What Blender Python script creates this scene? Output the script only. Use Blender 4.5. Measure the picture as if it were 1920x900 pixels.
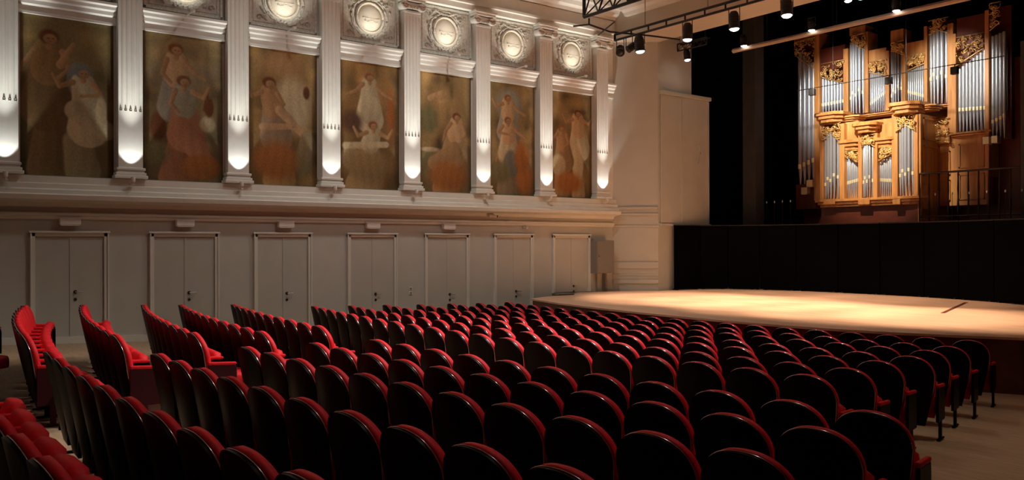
import bpy, bmesh, math, random
from mathutils import Vector, Matrix, Euler
random.seed(7)
R = math.radians
for o in list(bpy.data.objects): bpy.data.objects.remove(o, do_unlink=True)
S = bpy.context.scene
C = S.collection
# ------------------------------------------------------------------ camera, world, exposure
CAM_Z = 2.40
FOC = 1542.24; HOR = 455.57; YAW = 52.493; ROLL = -0.1254     # focal length / horizon row in pixels of the 1920 frame
cd = bpy.data.cameras.new('camera'); cam = bpy.data.objects.new('camera', cd); C.objects.link(cam)
cd.sensor_width = 36; cd.lens = FOC / 1920 * 36; cd.shift_y = (HOR - 450) / 1920; cd.clip_end = 200
cam.matrix_world = (Matrix.Translation((0, 0, CAM_Z)) @ Matrix.Rotation(R(YAW), 4, 'Z')
                    @ Matrix.Rotation(R(90), 4, 'X') @ Matrix.Rotation(R(ROLL), 4, 'Z'))
S.camera = cam
w = bpy.data.worlds.new('hall_ambient'); S.world = w; w.use_nodes = True
w.node_tree.nodes['Background'].inputs[0].default_value = (1, .93, .85, 1)
w.node_tree.nodes['Background'].inputs[1].default_value = 0.0
S.view_settings.view_transform = 'Standard'; S.view_settings.look = 'None'
S.view_settings.exposure = 0.0; S.view_settings.gamma = 1; S.view_settings.use_curve_mapping = False

WX = -18.5            # plane of the left wall
PY = 18.17            # plane of the proscenium wall
CEIL = 10.1
SOFF = 8.67
def floor_z(y): return max(0.0, .0455 * (11.9 - y))

# ---- lights (strengths collected here)
L_COL = 230; L_BAY = 50; L_CAN = 2300; L_HOUSE = 620; L_ORGAN = 3300; L_DOWN = 2500
def spot(name, loc, tgt, energy, size, blend=.5, color=(1, 1, 1), rad=.04):
    l = bpy.data.lights.new(name, 'SPOT'); l.energy = energy; l.spot_size = R(size); l.spot_blend = blend
    l.color = color; l.shadow_soft_size = rad
    o = bpy.data.objects.new(name, l); C.objects.link(o); o.location = loc
    o.rotation_euler = (Vector(tgt) - Vector(loc)).to_track_quat('-Z', 'Y').to_euler()
    return o
WARM = (1, .72, .46); SOFTW = (1, .93, .80); PEACH = (1, .69, .46)
# house lamps high over the stalls
for (x, y, e) in ((-14.9, 1.5, .07), (-14.9, 6.8, .33), (-14.9, 11.6, .62), (-11.0, 9.5, .55)):
    spot('house_lamp', (x, y, CEIL - .45), (x - 1.9, y + .6, 0), L_HOUSE * e, 125, .8, (1, .99, .92), .22)
for (x, y, tx, ty, e) in ((-6.2, 9.5, -10.1, 4.5, 1.15), (-8.0, 12.6, -11.5, 4.2, .9), (-7.0, 13.2, -9.5, 8.0, .8), (-3.5, 7.0, -6.2, 2.4, .20)):
    spot('stalls_fill', (x, y, CEIL - .75), (tx, ty, 0), L_DOWN * e, 56, .9, (1, .95, .88), .05)  # added fill spots that brighten the red seat tops
spot('aisle_fill', (-2.5, 10.5, CEIL - .75), (-3.6, 9.0, 0), 420, 60, .9, (1, .85, .66), .08)  # added fill to lift the dark floor of the right aisle

# ------------------------------------------------------------------ materials
def mat(name, col, rough=.6, metal=0., spec=.5, noise=0., scale=8., bump=0., col2=None, stretch=None, coat=0.):
    m = bpy.data.materials.new(name); m.use_nodes = True
    nt = m.node_tree; b = nt.nodes['Principled BSDF']
    b.inputs['Base Color'].default_value = (*col, 1); b.inputs['Roughness'].default_value = rough
    b.inputs['Metallic'].default_value = metal; b.inputs['Specular IOR Level'].default_value = spec
    b.inputs['Coat Weight'].default_value = coat
    if noise or bump or col2:
        tc = nt.nodes.new('ShaderNodeTexCoord'); mp = nt.nodes.new('ShaderNodeMapping')
        nz = nt.nodes.new('ShaderNodeTexNoise'); nz.inputs['Scale'].default_value = scale; nz.inputs['Detail'].default_value = 5
        nt.links.new(tc.outputs['Object'], mp.inputs[0]); nt.links.new(mp.outputs[0], nz.inputs['Vector'])
        if stretch: mp.inputs['Scale'].default_value = stretch
        if noise or col2:
            rp = nt.nodes.new('ShaderNodeValToRGB'); c2 = col2 or tuple(max(0, c * (1 - noise)) for c in col)
            rp.color_ramp.elements[0].color = (*c2, 1); rp.color_ramp.elements[1].color = (*col, 1)
            rp.color_ramp.elements[0].position = .35; rp.color_ramp.elements[1].position = .65
            nt.links.new(nz.outputs[0], rp.inputs[0]); nt.links.new(rp.outputs[0], b.inputs['Base Color'])
        if bump:
            bp = nt.nodes.new('ShaderNodeBump'); bp.inputs['Strength'].default_value = bump; bp.inputs['Distance'].default_value = .02
            nt.links.new(nz.outputs[0], bp.inputs['Height']); nt.links.new(bp.outputs[0], b.inputs['Normal'])
    return m
def emis(name, col, s):
    m = bpy.data.materials.new(name); m.use_nodes = True; b = m.node_tree.nodes['Principled BSDF']
    b.inputs['Base Color'].default_value = (*col, 1)
    b.inputs['Emission Color'].default_value = (*col, 1); b.inputs['Emission Strength'].default_value = s
    return m
M = dict(
    wall=mat('wall_paint', (.565, .57, .515), .75, noise=.05, scale=2.2, bump=.04, spec=.3),
    trim=mat('white_trim_paint', (.745, .75, .675), .5, noise=.04, scale=5),
    column=mat('white_column_paint', (.79, .80, .745), .5, noise=.04, scale=6),
    relief=mat('relief_plaster', (.70, .69, .63), .6, noise=.25, scale=22, bump=.15),
    disc=mat('medallion_plaster', (.74, .70, .60), .5, noise=.06, scale=9),
    door=mat('door_paint', (.54, .545, .49), .45, noise=.04, scale=3),
    ceiling=mat('ceiling_paint', (.72, .68, .60), .8, noise=.04, scale=2),
    lintel=mat('lintel_paint', (.60, .55, .46), .75, noise=.04, scale=2),
    floor=mat('pale_wood_floor', (.48, .34, .22), .5, col2=(.38, .26, .16), scale=3, stretch=(1, 8, 1), spec=.3),
    stage=mat('stage_boards', (.74, .50, .36), .42, col2=(.62, .385, .25), scale=1.6, stretch=(.6, 7, 1), spec=.35),
    stagefront=mat('stage_front_mahogany', (.16, .035, .02), .4, noise=.3, scale=4),
    black=mat('black_cloth', (.0012, .0012, .0014), .9, spec=.03, noise=.3, scale=6),
    blackpanel=mat('black_panel', (.0014, .0014, .0016), .7, spec=.04, noise=.3, scale=3),
    blackmetal=mat('black_metal', (.015, .014, .014), .45, noise=.3, scale=12),
    greyplaster=mat('dark_stagehouse_plaster', (.05, .05, .048), .8, noise=.2, scale=3),
    shell=mat('dark_lacquered_wood', (.006, .0022, .0018), .4, noise=.4, scale=9, stretch=(1, 1, .2), spec=.05),
    red=mat('red_velvet', (.72, .006, .014), .62, noise=.18, scale=30, bump=.06, spec=.25),
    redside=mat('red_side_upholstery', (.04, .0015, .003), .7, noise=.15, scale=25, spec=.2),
    bead=mat('edge_bead_highlight', (.62, .50, .48), .2, metal=.85, noise=.1, scale=20),  # pale metal bead stands in for the highlight along the dark wood edge
    steel=mat('brushed_steel', (.62, .61, .58), .3, metal=1, noise=.1, scale=20),
    tin=mat('organ_tin', (.52, .56, .63), .26, metal=.55, noise=.12, scale=4, stretch=(1, 1, .15)),
    gold=mat('gilded_carving', (.80, .52, .20), .38, metal=.55, noise=.3, scale=25, bump=.3),
    mouth=mat('gilded_mouth', (.92, .80, .50), .35, metal=.35, noise=.1, scale=20),
    oak=mat('organ_oak', (.56, .27, .085), .42, col2=(.40, .17, .05), scale=3, stretch=(3, 3, .4)),
    mahog=mat('dark_red_wood', (.13, .028, .014), .4, noise=.3, scale=4),
    railwood=mat('dark_rail_wood', (.022, .009, .006), .4, noise=.3, scale=6),
    grey=mat('grey_cabinet_paint', (.24, .225, .195), .5, noise=.05, scale=5),
    white=mat('white_plastic', (.82, .80, .76), .35, noise=.03, scale=10),
    dark=mat('dark_plastic', (.02, .02, .02), .4, noise=.2, scale=10),
    beige=mat('beige_pipe_paint', (.50, .38, .28), .5, noise=.1, scale=6),
    lens=emis('lit_lamp_lens', (1, .98, .94), 14),
)
# ------------------------------------------------------------------ mesh helpers
def V(*a): return Vector(a)
def box(bm, x0, x1, y0, y1, z0, z1, M4=None):
    vs = [bm.verts.new((x, y, z)) for x in (x0, x1) for y in (y0, y1) for z in (z0, z1)]
    for f in ((0,1,3,2),(4,6,7,5),(0,4,5,1),(2,3,7,6),(0,2,6,4),(1,5,7,3)): bm.faces.new([vs[i] for i in f])
    if M4 is not None: bmesh.ops.transform(bm, matrix=M4, verts=vs)
    return vs
def tube(bm, a, b, r, n=10, r2=None, caps=True):
    a, b = Vector(a), Vector(b); q = (b - a).to_track_quat('Z', 'Y'); r2 = r if r2 is None else r2
    rings = []
    for p, rr in ((a, r), (b, r2)):
        rings.append([bm.verts.new(p + q @ Vector((rr * math.cos(2*math.pi*i/n), rr * math.sin(2*math.pi*i/n), 0))) for i in range(n)])
    for i in range(n): bm.faces.new((rings[0][i], rings[0][(i+1) % n], rings[1][(i+1) % n], rings[1][i]))
    if caps: bm.faces.new(rings[0][::-1]); bm.faces.new(rings[1])
def lathe(bm, prof, n=16, M4=None, cap=True):
    rings = []
    for r, z in prof: rings.append([bm.verts.new((r*math.cos(2*math.pi*i/n), r*math.sin(2*math.pi*i/n), z)) for i in range(n)])
    for k in range(len(rings)-1):
        for i in range(n): bm.faces.new((rings[k][i], rings[k][(i+1) % n], rings[k+1][(i+1) % n], rings[k+1][i]))
    if cap: bm.faces.new(rings[0][::-1]); bm.faces.new(rings[-1])
    if M4 is not None: bmesh.ops.transform(bm, matrix=M4, verts=[v for r_ in rings for v in r_])
def prism(bm, pts, vec, M4=None):
    """closed polygon pts (3-D) swept along vec"""
    a = [bm.verts.new(p) for p in pts]; b = [bm.verts.new(Vector(p) + Vector(vec)) for p in pts]
    n = len(a)
    for i in range(n): bm.faces.new((a[i], a[(i+1) % n], b[(i+1) % n], b[i]))
    bm.faces.new(a[::-1]); bm.faces.new(b)
    if M4 is not None: bmesh.ops.transform(bm, matrix=M4, verts=a + b)
def blob(bm, c, sx, sy, sz, seg=6, rot=0, axis='X'):
    Mx = Matrix.Translation(c) @ Matrix.Rotation(rot, 4, axis) @ Matrix.Diagonal((sx, sy, sz, 1))
    bmesh.ops.create_uvsphere(bm, u_segments=seg, v_segments=max(4, seg - 2), radius=1, matrix=Mx)
def arc_tube(bm, pts, r, n=6):
    """smooth continuous tube through a polyline"""
    rings = []; N = len(pts)
    for i, p in enumerate(pts):
        p = Vector(p); t = (Vector(pts[min(i+1, N-1)]) - Vector(pts[max(i-1, 0)])).normalized(); q = t.to_track_quat('Z', 'Y')
        rr = r[i] if isinstance(r, (list, tuple)) else r
        rings.append([bm.verts.new(p + q @ Vector((rr*math.cos(2*math.pi*k/n), rr*math.sin(2*math.pi*k/n), 0))) for k in range(n)])
    for a, b in zip(rings, rings[1:]):
        for k in range(n): bm.faces.new((a[k], a[(k+1) % n], b[(k+1) % n], b[k]))
    bm.faces.new(rings[0][::-1]); bm.faces.new(rings[-1])
def obj(name, bm, m, parent=None, smooth=False, bevel=0):
    bmesh.ops.recalc_face_normals(bm, faces=bm.faces)
    me = bpy.data.meshes.new(name); bm.to_mesh(me); bm.free(); me.materials.append(m)
    if smooth:
        for p in me.polygons: p.use_smooth = True
        if smooth != 'all': me.set_sharp_from_angle(angle=R(38))
    o = bpy.data.objects.new(name, me); C.objects.link(o)
    if bevel:
        b = o.modifiers.new('bevel', 'BEVEL'); b.width = bevel; b.segments = 2; b.limit_method = 'ANGLE'
    if parent is not None: o.parent = parent
    return o
def tag(o, label=None, cat=None, group=None, kind=None):
    if label: o['label'] = label
    if cat: o['category'] = cat
    if group: o['group'] = group
    if kind: o['kind'] = kind
    return o
def empty(name, loc=(0, 0, 0), rz=0):
    o = bpy.data.objects.new(name, None); C.objects.link(o); o.location = loc; o.rotation_euler = (0, 0, rz); o.empty_display_size = .1
    return o
def struct(name, bm, m, label=None, cat=None, parent=None, **k):
    o = obj(name, bm, m, parent, **k)
    if parent is None: tag(o, label, cat, kind='structure')
    return o
def copy_tree(o, parent=None):
    c = o.copy(); C.objects.link(c)
    if parent is not None: c.parent = parent
    for ch in list(o.children): copy_tree(ch, c)
    return c
_r = Vector((math.cos(R(YAW)), math.sin(R(YAW)))); _d = Vector((-math.sin(R(YAW)), math.cos(R(YAW))))
def at_y(px, py, Y):
    """survey: where the sight line through a photo point meets the upright plane y = Y"""
    a, b = px - 960, py - HOR; c, s = math.cos(R(ROLL)), math.sin(R(ROLL)); u = c*a + s*b; w_ = -s*a + c*b
    g = _d + _r * (u / FOC); t = Y / g.y
    return g.x * t, CAM_Z - w_ / FOC * t

# ================================================================== SETTING
bm = bmesh.new()                                                     # raked floor, level in front of the stage
ys = (-7, 11.9, 16.6)
a = [bm.verts.new((-19.2, y, .0455*(11.9-y) if y < 11.9 else 0)) for y in ys]; b = [bm.verts.new((6, y, .0455*(11.9-y) if y < 11.9 else 0)) for y in ys]
for i in range(2): bm.faces.new((a[i], b[i], b[i+1], a[i+1]))
a2 = [bm.verts.new((-19.2, y, -.3)) for y in ys]; b2 = [bm.verts.new((6, y, -.3)) for y in ys]
for i in range(2): bm.faces.new((a2[i], a2[i+1], b2[i+1], b2[i]))
bm.faces.new((a[0], a2[0], b2[0], b[0])); bm.faces.new((a[2], b[2], b2[2], a2[2]))
for i in range(2):
    bm.faces.new((a[i], a[i+1], a2[i+1], a2[i])); bm.faces.new((b[i], b2[i], b2[i+1], b[i+1]))
struct('floor', bm, M['floor'], 'pale wooden raked floor under the red seats', 'floor')
bm = bmesh.new(); box(bm, WX-.4, WX, -7, PY, -.3, CEIL)
struct('wall_left', bm, M['wall'], 'white panelled side wall with columns, murals and doors', 'wall')
bm = bmesh.new(); box(bm, -19, 6.4, -7.4, -7, -.3, CEIL); struct('wall_back', bm, M['greyplaster'], 'rear wall of the hall behind the seats', 'wall')
bm = bmesh.new(); box(bm, 6, 6.4, -7, 19.3, -.3, CEIL); struct('wall_right', bm, M['greyplaster'], 'right side wall of the hall', 'wall')
bm = bmesh.new(); box(bm, -19, 6.4, -7.4, 19.3, CEIL, CEIL+.3); struct('ceiling', bm, M['ceiling'], 'pale plaster ceiling above the lighting truss', 'ceiling')
# lintel above the stage opening with its splayed left jamb
bm = bmesh.new(); box(bm, WX, 6, PY, 19.3, SOFF, CEIL)
struct('wall_front', bm, M['lintel'], 'deep plaster lintel wall above the stage opening', 'wall')
bm = bmesh.new()
prism(bm, [(WX, PY, 0), (-17.6, 19.26, 0), (-17.6, 20.85, 0), (-17.9, 20.85, 0), (-17.9, 19.6, 0), (WX-.4, 19.6, 0), (WX-.4, PY, 0)], (0, 0, CEIL-.01))
jamb = struct('wall_stage_left', bm, M['wall'], 'tan splayed wall at the left edge of the stage', 'wall')
# horizontal bands on the splayed jamb
Q = Matrix.Translation((WX, PY, 0)) @ Matrix.Rotation(math.atan2(1.09, .9), 4, 'Z')
for zz, t, dz in ((3.32, .05, .06), (3.52, .06, .07), (2.95, .03, .06), (1.80, .05, .20), (1.25, .05, .12), (1.42, .03, .05)):
    bm = bmesh.new(); box(bm, .0, 1.42, -t, .001, zz - dz, zz, Q); obj('moulding', bm, M['wall'], jamb, bevel=.01)
# dark stage house
bm = bmesh.new(); box(bm, -18.4, 6.4, 27.2, 27.5, 0, 14); struct('wall_stage_back', bm, M['black'], 'black draped back wall behind the organ', 'wall')
bm = bmesh.new(); box(bm, -18.3, -18.0, 19.6, 27.2, 0, 14); struct('wall_stage_side', bm, M['black'], 'black side wall of the stage house', 'wall')
bm = bmesh.new(); box(bm, -18.4, 6.4, 19.3, 27.5, 14, 14.2); struct('ceiling_stage', bm, M['black'], 'black ceiling high over the organ', 'ceiling')
bm = bmesh.new(); box(bm, 6.0, 6.3, 19.3, 27.2, 0, 14); struct('wall_stage_right', bm, M['black'], 'black right side wall of the stage house', 'wall')
bm = bmesh.new(); box(bm, -18.9, 6.3, 19.3, 19.5, CEIL, 14); struct('wall_above_lintel', bm, M['black'], 'black wall above the stage opening', 'wall')

# --- cornices: profiles (out from wall, height) run along y
def run_y(bm, prof, y0, y1, x=WX): prism(bm, [(x + p, y0, z) for p, z in prof], (0, y1 - y0, 0))
Y0 = -6.9
bm = bmesh.new()
run_y(bm, [(-.05, 3.12), (.05, 3.14), (.08, 3.22), (.36, 3.27), (.38, 3.36), (.31, 3.385), (.30, 3.46), (.23, 3.49), (.22, 3.58), (.17, 3.60), (.16, 3.735), (-.05, 3.745)], Y0, PY)
struct('trim_1', bm, M['trim'], 'long stepped white cornice ledge under the murals', 'cornice')
bm = bmesh.new(); run_y(bm, [(-.05, 2.88), (.05, 2.90), (.06, 2.95), (.09, 2.97), (.09, 3.01), (.02, 3.03), (-.05, 3.03)], Y0, PY)
struct('trim_2', bm, M['trim'], 'thin white picture rail above the doors', 'moulding')
# architrave over the capitals, and ceiling cornice
bm = bmesh.new(); run_y(bm, [(-.05, 8.70), (.20, 8.70), (.20, 8.84), (.24, 8.86), (.24, 8.92), (.12, 8.96), (.10, 9.30), (-.05, 9.3)], Y0, PY)
struct('trim_3', bm, M['column'], 'white architrave resting on the column capitals', 'moulding')
cp = [(-.05, 9.32), (.14, 9.32), (.18, 9.40), (.30, 9.46), (.36, 9.56), (.46, 9.60), (.50, 9.72), (.62, 9.84), (.66, 9.95), (.66, CEIL+.02), (-.05, CEIL+.02)]
bm = bmesh.new(); run_y(bm, cp, Y0, PY)
struct('trim_4', bm, M['column'], 'stepped ceiling cornice along the mural wall', 'cornice')
bm = bmesh.new(); prism(bm, [(WX+.66, PY - p, z) for p, z in cp], (24.4, 0, 0))
struct('trim_5', bm, M['column'], 'stepped ceiling cornice above the stage opening', 'cornice')
bm = bmesh.new(); prism(bm, [(WX, PY - p, z) for p, z in [(-.02, 8.66), (.05, 8.66), (.05, 8.80), (.02, 8.84), (-.02, 8.84)]], (24.4, 0, 0))
struct('trim_6', bm, M['lintel'], 'narrow edge moulding along the bottom of the stage lintel', 'moulding')
bm = bmesh.new(); 
prism(bm, [(WX-.02, Y0, floor_z(Y0)), (WX+.03, Y0, floor_z(Y0)), (WX+.03, Y0, floor_z(Y0)+.14), (WX-.02, Y0, floor_z(Y0)+.14)], (0, 11.9-Y0, -.0455*(11.9-Y0)))
box(bm, WX-.02, WX+.03, 11.9, 16.2, 0, .14)
struct('baseboard_left', bm, M['trim'], 'white baseboard along the door wall', 'baseboard')

# --- bays
A0, BAY, PW = 2.152, 2.241, 1.669
ZT, ZB = 6.92, 3.76
def col_y(k): return A0 - (BAY - PW)/2 + BAY * k
column_src = None
def make_column(y):
    r = empty('pilaster', (WX+.004, y, 3.745)); hw = .235; pr = .20
    bm = bmesh.new()                                                # base
    box(bm, 0, pr+.09, -hw-.085, hw+.085, 0, .07); box(bm, 0, pr+.06, -hw-.06, hw+.06, .07, .13)
    box(bm, 0, pr+.03, -hw-.03, hw+.03, .13, .17); box(bm, 0, pr+.05, -hw-.045, hw+.045, .17, .23)
    obj('base', bm, M['column'], r, bevel=.015)
    # smooth lower drum, fluted shaft
    bm = bmesh.new(); box(bm, 0, pr, -hw, hw, .23, 1.42); 
    pts = [(0, -hw), (pr, -hw)]
    n = 5; step = 2*hw/n
    for i in range(n):
        c = -hw + step*(i+.5); g = step*.30
        for q in range(7):
            t = math.pi*q/6; pts.append((pr - .012*math.sin(t), c - g*math.cos(t)))
    pts += [(pr, hw), (0, hw)]
    prism(bm, [(x, yy, 1.42) for x, yy in pts], (0, 0, 3.06))
    box(bm, 0, pr, -hw, hw, 4.48, 4.60)
    obj('shaft', bm, M['column'], r, smooth=True)
    for i in range(n):                                              # little pendant at the foot of each flute
        c = -hw + step*(i+.5); bm = bmesh.new()
        blob(bm, (pr+.002, c, 1.44), .012, .016, .022); blob(bm, (pr+.002, c, 1.40), .012, .026, .014)
        obj('flute_ornament', bm, M['grey'], r, smooth='all')
    # ionic capital: necking, volutes, abacus
    bm = bmesh.new(); box(bm, 0, pr+.02, -hw-.01, hw+.01, 4.56, 4.61); box(bm, 0, pr+.07, -hw-.04, hw+.04, 4.66, 4.80)
    for i in range(7): blob(bm, (pr+.06, -hw+.05+i*(2*hw-.1)/6, 4.68), .04, .03, .045)
    obj('necking', bm, M['column'], r, smooth=True)
    for s in (-1, 1):
        bm = bmesh.new(); pts_ = []
        for q in range(30):
            t = q/29*2*math.pi*1.9; rr = .115*(1-q/29*.82)
            pts_.append((pr+.09, s*(hw+.005) + s*rr*math.cos(t + math.pi/2)*-1, 4.72 + rr*math.sin(t + math.pi/2)))
        arc_tube(bm, pts_, [.032 - .014*q/29 for q in range(30)], 6)
        tube(bm, (0, s*(hw+.005), 4.72), (pr+.085, s*(hw+.005), 4.72), .105, 16)
        obj('volute', bm, M['column'], r, smooth=True)
    bm = bmesh.new(); box(bm, 0, pr+.13, -hw-.10, hw+.10, 4.83, 4.90); box(bm, 0, pr+.16, -hw-.13, hw+.13, 4.90, 4.96)
    obj('abacus', bm, M['column'], r, bevel=.012)
    return r
POS = ['at the far left edge of the photo', 'between the first and second murals', 'between the second and third murals', 'between the third and fourth murals',
       'between the fourth and fifth murals', 'between the fifth and sixth murals', 'between the sixth and seventh murals', 'right of the seventh mural, nearest the stage']
for k in range(-2, 8):
    y = col_y(k)
    if column_src is None: column_src = make_column(y); c = column_src
    else: c = copy_tree(column_src); c.location.y = y
    lab = ('white fluted pilaster with scrolled capital ' + POS[k]) if k >= 0 else 'white fluted pilaster beyond the left edge of the photo, counted %s' % ('nearest' if k == -1 else 'furthest')
    tag(c, lab, 'column', 'pilasters along the mural wall')
    # uplighter on the ledge
    u = empty('uplight', (WX+.30, y, 3.605))
    bm = bmesh.new(); box(bm, -.05, .05, -.05, .05, 0, .03); tube(bm, (0, 0, .0), (.10, 0, .02), .012); tube(bm, (.10, 0, .02), (.12, 0, .10), .012); obj('bracket', bm, M['white'], u)
    bm = bmesh.new(); lathe(bm, [(.028, .0), (.04, .02), (.045, .10), (.04, .102)], 14, Matrix.Translation((.12, 0, .06)) @ Matrix.Rotation(R(-14), 4, 'Y')); obj('lamp_head', bm, M['white'], u, smooth=True)
    tag(u, 'white uplighter on the ledge ' + POS[k] if k >= 0 else 'small white uplighter under a pilaster beyond the left edge', 'light', 'uplighters on the ledge')
    if k > -2:
        spot('uplight_beam', (WX+.46, y, 3.80), (WX+.20, y, 4.85), L_COL*.16, 62, .35, (1, 1, .95), .02)
        spot('uplight_beam', (WX+.62, y, 3.82), (WX+.12, y, 8.6), L_COL*1.6, 34, .9, (1, .99, .92), .03)

# strips between pilasters
for k in range(-2, 8):
    y0 = col_y(k) + .245; y1 = col_y(k+1) - .245 if k < 7 else PY
    if k == 7: y0 = col_y(7) + .245
    bm = bmesh.new(); run_y(bm, [(-.02, 6.90), (.07, 6.90), (.07, 6.94), (.05, 6.96), (.05, 7.06), (.09, 7.09), (.10, 7.16), (.15, 7.19), (.16, 7.25), (.20, 7.28), (.20, 7.33), (.04, 7.36), (-.02, 7.36)], y0, y1)
    n_ = 7 + k + 2
    struct('trim_%d' % n_, bm, M['column'], 'white stepped cornice strip over bay %d of the mural wall' % (k+3), 'moulding')
    if k == 7:
        bm = bmesh.new(); box(bm, WX, WX+.06, y0, PY-.18, 3.745, 6.9); box(bm, WX, WX+.06, y0, PY-.18, 7.36, 8.7); box(bm, WX, WX+.02, PY-.18, PY, 3.745, 8.7)
        struct('trim_30', bm, M['column'], 'narrow white corner strip beside the last pilaster', 'moulding')

# murals: soft allegorical figures computed into a colour attribute
def mural(name, k, shapes, seed, tone):
    NX, NZ = 90, 170
    rnd = random.Random(seed)
    blots = [(rnd.random(), rnd.random(), .03+.16*rnd.random(), .02+.11*rnd.random(), rnd.uniform(-.42, .50)) for _ in range(90)]
    bm = bmesh.new(); y0 = A0 + BAY*k; cols = {}
    vs = []
    for j in range(NZ+1):
        row = []
        for i in range(NX+1):
            u, v = i/NX, j/NZ                                       # v up
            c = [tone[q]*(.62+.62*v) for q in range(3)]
            m_ = 0
            for bx, bz, bw, bh, bs in blots:
                e = ((u-bx)/bw)**2 + ((v-bz)/bh)**2
                if e < 3: m_ += bs*math.exp(-e*1.4)
            c = [c[0]*(1+m_), c[1]*(1+m_*.9), c[2]*(1+m_*.75)]
            for sh in shapes:
                if len(sh) == 6 or len(sh) == 7:                    # ellipse u v ru rv colour soft
                    su, sv, ru, rv, col, soft = sh[:6]; e = math.sqrt(((u-su)/ru)**2 + ((v-sv)/rv)**2); dd = (e-1)*min(ru, rv); shd = 1 + .22*max(-1.3, min(1.3, -(u-su)/ru*.6+(v-sv)/rv*.7)); soft = soft*.6 if soft < .08 else soft
                else:                                               # limb u0 v0 u1 v1 r0 r1 colour soft
                    u0_, v0_, u1_, v1_, r0, r1, col, soft = sh
                    ax, az = (u1_-u0_), (v1_-v0_)*1.89; px, pz = u-u0_, (v-v0_)*1.89
                    t = max(0, min(1, (px*ax+pz*az)/(ax*ax+az*az+1e-9)))
                    dd = math.hypot(px-t*ax, pz-t*az) - (r0+(r1-r0)*t); rr_ = (r0+(r1-r0)*t); shd = 1.06 - .32*max(-1.2, min(1.2, (px-t*ax)/rr_)) ; soft = soft*.5
                al = max(0, min(1, .5 - dd/soft)); al = al*al*(3-2*al)
                if al > 0:
                    fold = shd*(1 + .05*math.sin(u*47 + 2*math.sin(v*9+seed)))
                    c = [c[q]*(1-al) + col[q]*fold*al for q in range(3)]
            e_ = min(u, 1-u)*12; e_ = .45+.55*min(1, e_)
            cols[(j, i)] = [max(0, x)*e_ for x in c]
            row.append(bm.verts.new((WX+.012, y0 + u*PW, ZB + (ZT-ZB)*v)))
        vs.append(row)
    for j in range(NZ):
        for i in range(NX): bm.faces.new((vs[j][i], vs[j][i+1], vs[j+1][i+1], vs[j+1][i]))
    # canvas edges back to the wall
    c0 = [vs[0][0], vs[0][NX], vs[NZ][NX], vs[NZ][0]]
    back = [bm.verts.new((WX-.001, v_.co.y, v_.co.z)) for v_ in c0]
    bm.faces.new(back)
    me_order = [(j, i) for j in range(NZ+1) for i in range(NX+1)]
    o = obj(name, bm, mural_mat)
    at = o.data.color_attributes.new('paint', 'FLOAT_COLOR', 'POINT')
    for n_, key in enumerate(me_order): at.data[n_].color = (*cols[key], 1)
    for n_ in range(len(me_order), len(o.data.vertices)): at.data[n_].color = (.05, .03, .02, 1)
    return o
mural_mat = bpy.data.materials.new('oil_mural'); mural_mat.use_nodes = True
nt = mural_mat.node_tree; b_ = nt.nodes['Principled BSDF']; b_.inputs['Roughness'].default_value = .75; b_.inputs['Specular IOR Level'].default_value = .12
ca = nt.nodes.new('ShaderNodeVertexColor'); ca.layer_name = 'paint'
nz = nt.nodes.new('ShaderNodeTexNoise'); nz.inputs['Scale'].default_value = 26; nz.inputs['Detail'].default_value = 6
mx = nt.nodes.new('ShaderNodeMixRGB'); mx.blend_type = 'OVERLAY'; mx.inputs[0].default_value = .35
tc = nt.nodes.new('ShaderNodeTexCoord'); nt.links.new(tc.outputs['Object'], nz.inputs['Vector'])
nt.links.new(ca.outputs[0], mx.inputs[1]); nt.links.new(nz.outputs[0], mx.inputs[2]); nt.links.new(mx.outputs[0], b_.inputs['Base Color'])
SK = (.33, .19, .09); SK2 = (.42, .27, .14); HR = (.13, .05, .02); CL = (.40, .33, .20); OR = (.30, .12, .035); BL = (.16, .17, .15); GR = (.17, .15, .07); PK = (.34, .16, .09); LT = (.46, .37, .22); DK = (.05, .03, .012)
def fig(u, v, s, robe, hair=HR, skin=SK, lean=0, low=None, wide=1.0):
    """a draped standing or seated figure: head centre u,v; s = head height"""
    low = low or robe; r = []; s = s*1.12; wide = wide*1.25; hs = s/.055*1.25
    r.append((u+lean*.5, v-2.2*s, u+lean, v-6.2*s, .11*wide, .19*wide, low, .05))
    r.append((u, v-1.1*s, u+lean*.5, v-2.9*s, .105*wide, .12*wide, robe, .04))
    rn = random.Random(int(u*1000)*7 + int(v*1000))
    for sd_ in (-1, 1):
        ex, ez, hx, hz = rn.choice([(.17, -2.5, .20, -3.9), (.16, -2.3, -.02, -2.6), (.20, -1.7, .26, -.4), (.13, -2.7, .05, -3.6), (.18, -2.2, .30, -2.9)])
        r.append((u+sd_*.09*wide, v-1.1*s, u+sd_*ex*wide, v+ez*s, .036, .027, skin, .03)); r.append((u+sd_*ex*wide, v+ez*s, u+sd_*hx*wide, v+hz*s, .027, .018, skin, .03))
    r.append((u, v-.3*s, u, v-.8*s, .028, .036, skin, .03))
    r.append((u-.005, v+.12*s, .068*hs, .66*s, hair, .03)); r.append((u+.012, v-.08*s, .046*hs, .46*s, skin, .02)); r.append((u-.006*hs, v-.02*s, .007*hs, .035*s, DK, .006)); r.append((u+.026*hs, v-.02*s, .007*hs, .035*s, DK, .006)); r.append((u+.012, v-.27*s, .012*hs, .025*s, OR, .008))
    return r
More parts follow.
